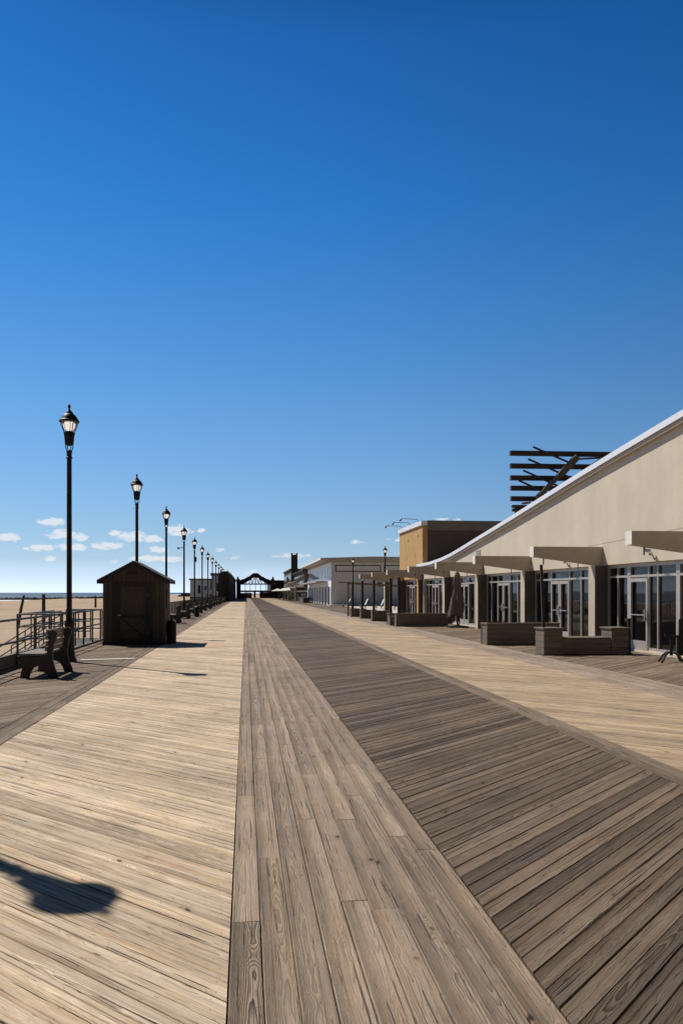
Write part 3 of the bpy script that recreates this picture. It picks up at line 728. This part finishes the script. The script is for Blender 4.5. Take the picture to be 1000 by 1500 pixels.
# closed umbrella
t=thing('patio_umbrella','closed grey patio umbrella on a black base beside a cream pier','umbrella',(9.62,36.7,0))
MB().box(-.42,.42,-.42,.42,0,.07).lathe([(.12,.07),(.10,.12),(.035,.14),(.035,.35)],12).build('base',M['black'],t,bevel=.01)
MB().tube([(0,0,.1),(0,0,2.5)],.024,10).build('pole',M['iron'],t,True)
vs=[];fs=[];n=32; pr=[(.22,.50),(.27,.7),(.28,1.0),(.25,1.35),(.17,1.65),(.15,1.8),(.15,2.1),(.14,2.35),(.09,2.5),(.03,2.55)]
for r_,z in pr:
    for k in range(n):
        a=2*math.pi*k/n; rr=r_*(1+.20*math.cos(8*a+z*1.3)*(1 if z<2.3 else .4))*(1+.1*noise.noise(Vector((math.cos(a)*2,math.sin(a)*2,z*2))))
        zz=z+(.10*math.cos(8*a) if z<.6 else 0); vs.append((rr*math.cos(a),rr*math.sin(a),zz))
for i in range(len(pr)-1):
    for k in range(n): fs.append((i*n+k,i*n+(k+1)%n,(i+1)*n+(k+1)%n,(i+1)*n+k))
fs.append(tuple((len(pr)-1)*n+k for k in range(n)))
mb=MB(); mb.add(vs,fs); cn=mb.build('canopy',M['fabric'],t,True)
MB().bar((-.44,-.1,.5),(-.25,-.12,1.35),.03,.1).build('loose_flap',M['alu'],cn)

# table base
t=thing('cafe_table','black metal cafe table with curved feet at the right edge','table',(9.66,17.75,0))
MB().tube([(0,0,.16),(0,0,.6)],.035,10).build('pedestal',M['black'],t,True)
for a in (25,115,205,295):
    c,s=math.cos(R(a)),math.sin(R(a))
    MB().tube([(0,0,.22),(c*.12,s*.12,.23),(c*.22,s*.22,.16),(c*.30,s*.30,.05),(c*.34,s*.34,.015)],[.028,.027,.024,.022,.026],8).build('foot',M['black'],t,True)
MB().bar((-.14,0,.6),(.34,0,.6),.04,.05).bar((-.14,0,.6),(-.14,0,.66),.04).bar((.16,0,.16),(.16,0,.62),.05).bar((.34,.0,.6),(.34,0,.72),.04).build('top_bracket',M['black'],t)
MB().prism([(.20,.15),(.20,.98),(.24,1.0),(.9,1.0),(.93,.96),(.93,.18),(.88,.15)],'y',.02,.05).build('folded_top',M['black'],t)

# ------------------------------------------------------------------ white building
wb=thing('white_building','white two storey building with black outlined panels on its side wall','building',(10.4,100,0))
MB().box(0,16,0,.3,0,5.25).build('side_wall',M['wside'],wb)
MB().box(0,.3,.3,38,2.35,3.55).box(0,.3,.3,38,4.75,5.3).box(.3,16,37.7,38,0,5.2).box(.25,16,.3,37.7,3.5,3.6).build('front_wall',M['wwall'],wb)
r=MB(); r.prism([(-1.35,5.62),(-1.35,5.82),(5,6.02),(17,5.96),(17,5.6),(5,5.66)],'y',-.7,38.6); rf=r.build('roof',M['wroof'],wb)
MB().box(-1.39,-1.352,-.72,38.6,5.60,5.86).build('roof_edge',M['white'],rf)
MB().box(.1,15.9,-.02,.1,5.25,5.65).box(.0,.2,.1,38,5.3,5.6).build('frieze',M['wroof'],wb)
n=9
for i in range(n):
    y=.5+i*4.15
    q=MB().box(.05,.12,y,y+4.0,3.56,4.74); wn=q.build('pane',M['glassb'],wb)
    MB().box(-.0,.14,y-.15,y,3.56,4.74).box(0,.05,y+1.9,y+2.05,3.56,4.74).build('window_frame',M['white'],wn)
MB().box(-1.5,0,4,36,2.9,3.06).build('awning',M['wroof'],wb)
for i in range(10):
    y=.0+i*4.1
    MB().box(-.06,.3,y if i else .3,y+1.2,0,2.35).build('pillar',M['white'],wb)
    if i<9: 
        MB().box(.18,.24,y+1.2,y+4.1,0,2.34).build('shopfront_glass',M['glassb'] if i!=0 else M['taupe2'],wb)
def outline(x0,x1,z0,z1,w=.11):
    return MB().box(x0,x1,-.04,-.001,z0,z0+w).box(x0,x1,-.04,-.001,z1-w,z1).box(x0,x0+w,-.04,-.001,z0+w,z1-w).box(x1-w,x1,-.04,-.001,z0+w,z1-w)
outline(.5,6.15,4.15,5.0).build('panel_outline',M['black'],wb); outline(6.55,12.3,4.15,5.0).build('panel_outline',M['black'],wb)
MB().box(3.1,3.6,-.03,-.001,.1,1.7).build('side_door',M['white'],wb)
MB().lathe([(.3,0),(.3,.05)],16).build('wall_dish',M['iron'],wb)
bpy.data.objects['wall_dish'].matrix_local=Matrix.Translation((6.0,-.1,2.6))@Matrix.Rotation(R(90),4,'X')
MB().tube([(7,-.08,2.25),(12,-.08,2.25)],.05,6).build('wall_pipe',M['white'],wb)
o=MB().box(9.9,27,97.2,100,-.0,.10).build('pavement',M['concrete']); tag(o,kind='structure')
def lounger(loc,label,i):
    t=thing('deck_chair',label,'chair',loc,group='pale backed chairs outside the white building')
    MB().box(-.45,.15,0,.6,.28,.34).build('seat',M['benchslat'],t)
    MB().bar((.12,.3,.34),(.40,.3,.95),.56,.05,up=(1,0,0)).build('backrest',M['fabricw'],t)
    for x in (-.42,.1):
        for y in (.03,.55): MB().box(x,x+.05,y,y+.05,0,.28).build('leg',M['black'],t)
for i,(x,y) in enumerate(((10.9,88),(12.2,84),(13.4,81),(14.0,74))):
    lounger((x,y,0),['leftmost','second from left','third from left','rightmost'][i]+' of the pale backed chairs in front of the white building',i)

# ------------------------------------------------------------------ far right row of buildings
rn=random.Random(21)
def farbuilding(name,label,x0,x1,ya,yb,h,mat,nw,storeys,roofmat):
    t=thing(name,label,'building',(x0,ya,0))
    MB().box(0,x1-x0,0,yb-ya,0,h).build('walls',mat,t)
    MB().box(-.3,x1-x0+.2,-.3,yb-ya+.3,h+.002,h+.25).build('roof',roofmat,t)
    for s in range(storeys):
        z=.5+s*(h/storeys)
        for i in range(nw):
            y=(yb-ya)*(i+.3)/nw; MB().box(-.05,-.001,y,y+(yb-ya)/nw*.5,z,z+h/storeys*.55).build('window',M['glass'],t)
        for i in range(2):
            MB().box(.8+i*2.2,2.0+i*2.2,-.05,-.001,z,z+h/storeys*.5).build('window',M['glass'],t)
    return t
f1=farbuilding('brown_building','brown two storey building with balconies directly left of the white building',10.3,30,146,176,5.4,M['brownb'],6,2,M['darkb'])
bb=MB()
for s in (2.5,): bb.box(-1.6,0,0,28,s,s+.15)
for i in range(8): bb.bar((-1.5,i*4,0),(-1.5,i*4,3.6),.18)
bb.bar((-1.5,0,3.6),(-1.5,28,3.6),.08); bb.build('balcony',M['wroof'],f1)
for i in range(9):
    y=rn.uniform(0,28); x=rn.uniform(0,3); MB().box(x,x+rn.uniform(.6,1.6),y,y+1.5,5.66,5.66+rn.uniform(.3,1.1)).build('rooftop_unit',[M['brownb'],M['wroof'],M['darkb']][i%3],f1)
farbuilding('stone_building','mottled brown building beside the brown balcony building, below the tower',9.9,30,180,214,6.6,M['brownb'],7,2,M['brownb'])
farbuilding('dark_building','low dark building between the arched pavilion and the brown buildings',8.6,30,243,262,5.0,M['darkb'],3,1,M['darkb'])
tw=thing('tower','tall black square tower rising behind the far brown buildings','tower',(30,500,0))
tx=500*math.tan(math.atan((431-500)/1200)+TH); tw.location=(tx,500,0)
MB().box(-1.9,1.9,-1.9,1.9,0,24.6).build('shaft',M['rope'],tw)
c=MB()
for x in (-1.9,1.1): 
    for y in (-1.9,1.1): c.box(x,x+.8,y,y+.8,24.6,25.7)
c.box(-.3,.3,-1.9,-1.3,24.6,25.3); c.build('crown',M['rope'],tw)
gv=MB()
for x in (-1.1,0,1.1): gv.box(x-.15,x+.15,-1.95,-1.9,8,22)
gv.build('slot_window',M['darkb'],tw)
tag(MB().box(8.9,9.9,128,138,0,.78).box(8.85,9.95,127.95,138.05,.78,.84).build('low_wall',M['rustb']),'long low dark planter wall beside the far end of the white building','wall')
# kiosk and clutter
k=thing('kiosk','small dark kiosk with a white top left of the white building','kiosk',(9.3,146,0))
MB().box(0,1.6,0,2,0,1.7).build('body',M['darkb'],k); MB().box(-.15,1.75,-.2,2.2,1.70,1.95).build('top',M['fabricw'],k); MB().box(.2,1.4,-.03,-.001,.9,1.5).build('hatch',M['glass'],k)
def parasol(x,y,label,sc=1.0):
    t=thing('parasol',label,'umbrella',(x,y,0),group='open white parasols in front of the far buildings')
    MB().lathe([(.04,0),(.04,2.1*sc)],8).build('pole',M['black'],t)
    MB().lathe([(1.7*sc,1.95*sc),(1.65*sc,2.05*sc),(.1,2.6*sc)],8).build('canopy',M['fabricw'],t)
parasol(7.9,205,'open white parasol nearest the arched pavilion')
parasol(8.5,183,'open white parasol in the middle before the far buildings')
parasol(8.6,166,'open white parasol nearest the brown balcony building')
def tableset(x,y,label):
    t=thing('table_set',label,'table',(x,y,0),group='dark tables under the parasols')
    MB().box(-1.0,1.0,-.8,.8,.72,.78).build('top',M['darkb'],t)
    for sx in (-.8,.8): MB().box(sx-.05,sx+.05,-.6,.6,0,.72).build('leg',M['darkb'],t)
for x,y,l in ((7.8,208,'dark picnic table under the parasol nearest the pavilion'),(8.3,186,'dark picnic table under the middle parasol'),(8.5,169,'dark picnic table under the parasol nearest the brown building')): tableset(x,y,l)
def hedge(x0,x1,y0,y1,h,label,seed):
    r_=random.Random(seed); mb=MB()
    for i in range(900):
        x=r_.uniform(x0,x1);y=r_.uniform(y0,y1);z=h*(1-r_.random()**2*.9); s=r_.uniform(.12,.28)
        a=[Vector((r_.uniform(-1,1),r_.uniform(-1,1),r_.uniform(-1,1)))*s for _ in range(3)]
        mb.add([Vector((x,y,z))+q for q in a],[(0,1,2)])
    o=mb.build('hedge',M['leaf'],fix=False); tag(o,label,'hedge')
    return o
hedge(8.3,9.5,150,160,1.7,'dark leafy hedge in front of the far brown balcony building',2)
hedge(8.9,9.9,186,200,1.9,'dark leafy hedge behind the middle parasol',4)

# ------------------------------------------------------------------ pavilion across the boardwalk
pv=thing('pavilion','dark arched pavilion with a truss gable across the far end of the boardwalk','pavilion',(2.75,236,0))
gable=[(-4.6,5.0),(-3.9,5.35),(-3.1,5.55),(-2.4,6.0),(-1.7,6.3),(-1.0,6.9),(-.6,7.15),(.6,7.15),(1.0,6.9),(1.7,6.3),(2.4,6.0),(3.1,5.55),(3.9,5.35),(4.6,5.0)]
low=[(x,z-1.25) for x,z in gable]
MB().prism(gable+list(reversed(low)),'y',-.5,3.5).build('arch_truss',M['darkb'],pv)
for s in (-1,1):
    MB().box(s*4.9-.5,s*4.9+.5,-.6,.6,0,5.5).box(s*5.0-.25,s*5.0+.25,-.3,.3,5.5,6.1).build('pillar',M['darkb'],pv)
MB().box(-4.4,4.4,-.2,.2,3.85,4.2).build('tie_beam',M['darkb'],pv)
w=MB()
w.bar((0,0,4.1),(0,0,6.4),.3)
for s_ in (-1,1):
    w.bar((s_*.95,0,4.1),(s_*.25,0,6.1),.2).bar((s_*1.9,0,4.1),(s_*1.15,0,5.6),.2).bar((s_*2.9,0,4.1),(s_*2.2,0,5.1),.2).bar((s_*.95,0,4.1),(s_*1.15,0,5.6),.16)
w.build('truss_web',M['darkb'],pv)
w=MB()
for i in range(7): x=-4.4+i*8.8/6; w.bar((x,.3,0),(x,.3,4.0),.14)
w.bar((-4.4,.3,1.9),(4.4,.3,1.9),.25).bar((-4.4,.3,1.0),(4.4,.3,1.0),.1); w.build('glazing_bars',M['darkb'],pv)
MB().box(-4.4,-1.0,1.0,1.5,0,1.5).box(1.2,4.4,1.0,1.5,0,1.7).build('back_wall',M['brownb'],pv)
pr2=MB().box(-5.3,-4.4,.6,40,0,5.0).box(4.4,5.3,.6,40,0,5.0); pr2.build('side_wall',M['darkb'],pv)
w=MB()
for y in (14,28,40):
    w.bar((-4.4,y,2.0),(4.4,y,2.0),.3,.5)
    for x in (-2.5,0,2.5): w.bar((x,y,0),(x,y,2.2),.25)
w.build('inner_frame',M['brownb'],pv)

# dark hall and pale buildings on the left
dh=thing('dark_hall','dark sided hall with a pale sloping eave line, along the left of the far boardwalk','building',(-2.86,146,0))
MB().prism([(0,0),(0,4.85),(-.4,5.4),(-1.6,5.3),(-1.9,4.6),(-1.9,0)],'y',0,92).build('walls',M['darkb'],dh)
MB().prism([(.05,4.75),(.35,4.75),(.35,4.92),(-.4,5.52),(-.45,5.42)],'y',-.4,92).build('eave',M['wroof'],dh)
for i in range(9): MB().box(.001,.06,3+i*10,8+i*10,.4,3.4).build('shutter',M['rope'],dh)
MB().box(-1.5,-.4,-.05,-.001,.2,2.6).build('door',M['rope'],dh)
ph=thing('pale_beach_house','lower pale blue building with a brown roof edge, far left on the sand','building',(-13.6,205,-1.2))
MB().box(0,4.9,0,14,0,5.9).build('walls',M['bluewhite'],ph); MB().box(-.3,5.2,-.4,14.4,5.9,6.25).build('roof',M['brownb'],ph)
MB().box(1.9,2.5,-.05,-.001,2.6,4.6).build('door',M['darkb'],ph); MB().box(-.06,5.0,-.06,14.05,.01,1.7).build('base_wall',M['brownb'],ph)
MB().box(3.4,4.0,-.05,-.001,3.4,4.4).build('window',M['glassb'],ph)
ph=thing('pale_beach_house','taller pale blue building between the beach house and the dark hall','building',(-8.2,200,-1.2))
MB().box(0,3.6,0,18,0,6.9).build('walls',M['bluewhite'],ph); MB().box(-.25,3.8,-.4,18.4,6.9,7.5).build('roof',M['brownb'],ph); MB().box(1.2,1.9,-.05,-.001,3,5).build('window',M['darkb'],ph)
MB().box(-.06,3.65,-.06,18,.01,2.1).build('base_wall',M['brownb'],ph)
tn=thing('peaked_tent','small blue grey peaked tent in front of the pale beach houses','tent',(-6.6,165,-.0))
MB().prism([(-1.3,1.3),(1.3,1.3),(0,2.6)],'y',0,2.2).build('canopy',M['bluewhite'],tn)
for x in (-1.2,1.2):
    for y in (.1,2.1): MB().bar((x,y,-1.2),(x,y,1.3),.08).build('leg',M['darkb'],tn)
hl=MB(); rn=random.Random(4)
for i in range(40):
    x=-45+i*1.0*rn.uniform(.7,1.2); 
    if x>-14.5: break
    hl.box(x,x+rn.uniform(.5,2.5),560+rn.uniform(-20,20),600,-1.4,-.2+rn.uniform(0,1.6))
tag(hl.build('distant_shoreline_buildings',M['brownb']),'faint low far off buildings along the sand horizon right of the shed','far buildings',kind='stuff')

# ------------------------------------------------------------------ people far away
def person(loc,label,mat,rz,step):
    vs=[(0,0,.95),(0,0,1.2),(0,0,1.42),(0,0,1.52),(0,0,1.62),(0,0,1.74),
        (-.10,0,.92),(-.11,step,.50),(-.11,step*.8,.06),(-.11,step*.8+.12,.03),(.10,0,.92),(.11,-step,.50),(.11,-step*1.5,.08),(.11,-step*1.5+.12,.04),
        (-.19,0,1.40),(-.24,-.04,1.14),(-.25,.05,.90),(-.25,.07,.82),(.19,0,1.40),(.24,.02,1.14),(.25,.1,.90),(.25,.12,.82)]
    es=[(0,1),(1,2),(2,3),(3,4),(4,5),(0,6),(6,7),(7,8),(8,9),(0,10),(10,11),(11,12),(12,13),(2,14),(14,15),(15,16),(16,17),(2,18),(18,19),(19,20),(20,21)]
    rad=[.14,.13,.13,.05,.09,.08,.09,.065,.045,.035,.09,.065,.045,.035,.06,.045,.035,.03,.06,.045,.035,.03]
    me=bpy.data.meshes.new('person'); me.from_pydata(vs,es,[]); me.materials.append(mat)
    o=bpy.data.objects.new('person',me); COL.objects.link(o); o.location=loc; o.rotation_euler=(0,0,rz)
    md=o.modifiers.new('skin','SKIN')
    if not len(me.skin_vertices): me.attributes.new('skin','FLOAT','POINT')
    for i,r_ in enumerate(rad): me.skin_vertices[0].data[i].radius=(r_,r_*.8)
    me.skin_vertices[0].data[0].use_root=True
    sb=o.modifiers.new('sub','SUBSURF'); sb.levels=1; sb.render_levels=1
    tag(o,label,'person')
    hd=MB().lathe([(.02,1.50),(.085,1.56),(.10,1.64),(.09,1.72),(.03,1.77)],10).build('hair',M['cloth_d'],o,True)
person((-.15,196,0),'person in dark clothes walking towards the pavilion, left of a companion',M['cloth_d'],.2,.12)
person((.6,198,0),'person in grey clothes walking towards the pavilion, right of a companion',M['cloth_g'],-.1,-.10)

# ------------------------------------------------------------------ light, sky, camera
sund=Vector((-.555,.615,1.0)).normalized()       # towards the sun
el=math.asin(sund.z); az=math.atan2(sund.x,sund.y)
sl=bpy.data.lights.new('sun','SUN'); sl.energy=5.0; sl.angle=R(.53); sl.color=(1,.94,.86)
so=bpy.data.objects.new('sun',sl); COL.objects.link(so); so.rotation_euler=(-sund).to_track_quat('-Z','Y').to_euler()
W=bpy.data.worlds.new('World'); S.world=W; W.use_nodes=True; nt=W.node_tree; nt.nodes.clear()
out=N(nt,'ShaderNodeOutputWorld'); bg=N(nt,'ShaderNodeBackground'); nt.links.new(bg.outputs[0],out.inputs[0])
sky=N(nt,'ShaderNodeTexSky'); sky.sky_type='NISHITA'; sky.sun_disc=False; sky.sun_elevation=el; sky.sun_rotation=az
sky.altitude=0; sky.air_density=1.0; sky.dust_density=.2; sky.ozone_density=3.0
bg.inputs['Strength'].default_value=.075
tc=N(nt,'ShaderNodeTexCoord'); sp=N(nt,'ShaderNodeSeparateXYZ'); nt.links.new(tc.outputs['Generated'],sp.inputs[0])
# small fair weather clouds low over the sea, placed by direction in the sky
ysafe=mth(nt,'MAXIMUM',sp.outputs[1],.05); cu=mth(nt,'DIVIDE',sp.outputs[0],ysafe); cv=mth(nt,'DIVIDE',sp.outputs[2],ysafe)
cn1=noi(nt,comb(nt,mth(nt,'MULTIPLY',cu,85.0),mth(nt,'MULTIPLY',cv,210.0),0),1,6,.65)
clouds=[(77,765,20,7),(12,787,20,7),(92,783,24,8),(118,787,12,6),(60,803,20,5),(105,802,24,6),(158,799,26,6),(195,786,22,8),(168,781,10,5),(225,790,16,6),(262,777,20,8),(295,777,6,4),(232,805,14,5),(213,818,22,5),(250,819,18,5),(322,806,10,3),(343,817,10,3),(425,814,30,5),(520,795,16,4),(75,818,12,4),(170,823,10,4),(230,818,12,4),(655,762,22,5),(40,803,6,3),(365,838,14,3),(588,790,22,4)]
acc=None
for (px,py,hw,hh) in clouds:
    xc=(px-500)/1200; a=math.atan(xc)+TH; u0=math.tan(a); zc=math.sin(TH)*u0+math.cos(TH)
    v0=(868-py)/1200*zc; su=hw/1200*1.15; sv=hh/1200*1.15
    du=mth(nt,'DIVIDE',mth(nt,'SUBTRACT',cu,u0),su); dv=mth(nt,'DIVIDE',mth(nt,'SUBTRACT',cv,v0),sv)
    d=mth(nt,'ADD',mth(nt,'MULTIPLY',du,du),mth(nt,'MULTIPLY',dv,dv)); w_=1.0 if py<822 and px<300 else .55
    e_=mth(nt,'MULTIPLY',mth(nt,'SUBTRACT',1.0,d,clamp=True),w_)
    acc=e_ if acc is None else mth(nt,'MAXIMUM',acc,e_)
cm=mth(nt,'MULTIPLY',ramp(nt,mth(nt,'ADD',mth(nt,'MULTIPLY',acc,.5),mth(nt,'MULTIPLY',cn1,1.5)),.86,1.12),mth(nt,'GREATER_THAN',acc,0.001))
# a clear, dry, polarised sky: colour corrected by height and away from the sun, dimmed out of view to cut shadow fill
hor=mth(nt,'SQRT',mth(nt,'MAXIMUM',mth(nt,'SUBTRACT',1.0,mth(nt,'MULTIPLY',sp.outputs[2],sp.outputs[2])),.0001))
cr=N(nt,'ShaderNodeValToRGB'); nt.links.new(mth(nt,'MULTIPLY',sp.outputs[2],1.0,clamp=True),cr.inputs[0])
stops=[(0.0,(1.3,1.72,2.95)),(.015,(1.05,1.32,2.15)),(.04,(.78,.98,1.40)),(.073,(.74,.95,1.26)),(.15,(.69,.99,1.30)),(.218,(.60,1.02,1.33)),(.33,(.38,.96,1.42)),(.43,(.21,.86,1.42)),(.56,(.13,.67,1.24)),(.60,(.10,.52,.95)),(.65,(.035,.14,.20)),(1.0,(.03,.06,.07))]
el_=cr.color_ramp.elements
while len(el_)<len(stops): el_.new(.5)
for e_,(p_,c_) in zip(el_,stops): e_.position=p_; e_.color=(*[x*.35 for x in c_],1)
SKY_TINT=mixc(nt,1.0,sky.outputs[0],cr.outputs[0],'MULTIPLY')
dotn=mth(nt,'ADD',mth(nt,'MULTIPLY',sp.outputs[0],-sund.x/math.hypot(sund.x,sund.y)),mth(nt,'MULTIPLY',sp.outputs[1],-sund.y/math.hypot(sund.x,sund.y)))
pol=mth(nt,'MULTIPLY',2.0/.7,mth(nt,'SUBTRACT',mth(nt,'SUBTRACT',1.0,mth(nt,'MULTIPLY',ramp(nt,dotn,-.6,.2),.28)),mth(nt,'MULTIPLY',ramp(nt,dotn,-.22,.30),.60)))  # polarisation, and dimming of the sky out of view to cut shadow fill
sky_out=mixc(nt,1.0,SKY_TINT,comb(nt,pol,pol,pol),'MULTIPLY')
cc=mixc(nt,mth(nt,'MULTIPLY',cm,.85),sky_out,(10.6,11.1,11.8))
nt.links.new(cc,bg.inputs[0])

cam=bpy.data.cameras.new('camera'); co=bpy.data.objects.new('camera',cam); COL.objects.link(co); S.camera=co
co.location=(0,0,1.6); co.rotation_euler=(R(90),0,-TH)
cam.sensor_fit='VERTICAL'; cam.sensor_height=36; cam.sensor_width=24; cam.lens=28.8; cam.shift_y=118/1500
cam.clip_start=.05; cam.clip_end=60000
S.render.engine='CYCLES'
S.view_settings.view_transform='Standard'; S.view_settings.look='None'; S.view_settings.gamma=1; S.view_settings.exposure=0
S.render.resolution_x=682; S.render.resolution_y=1024
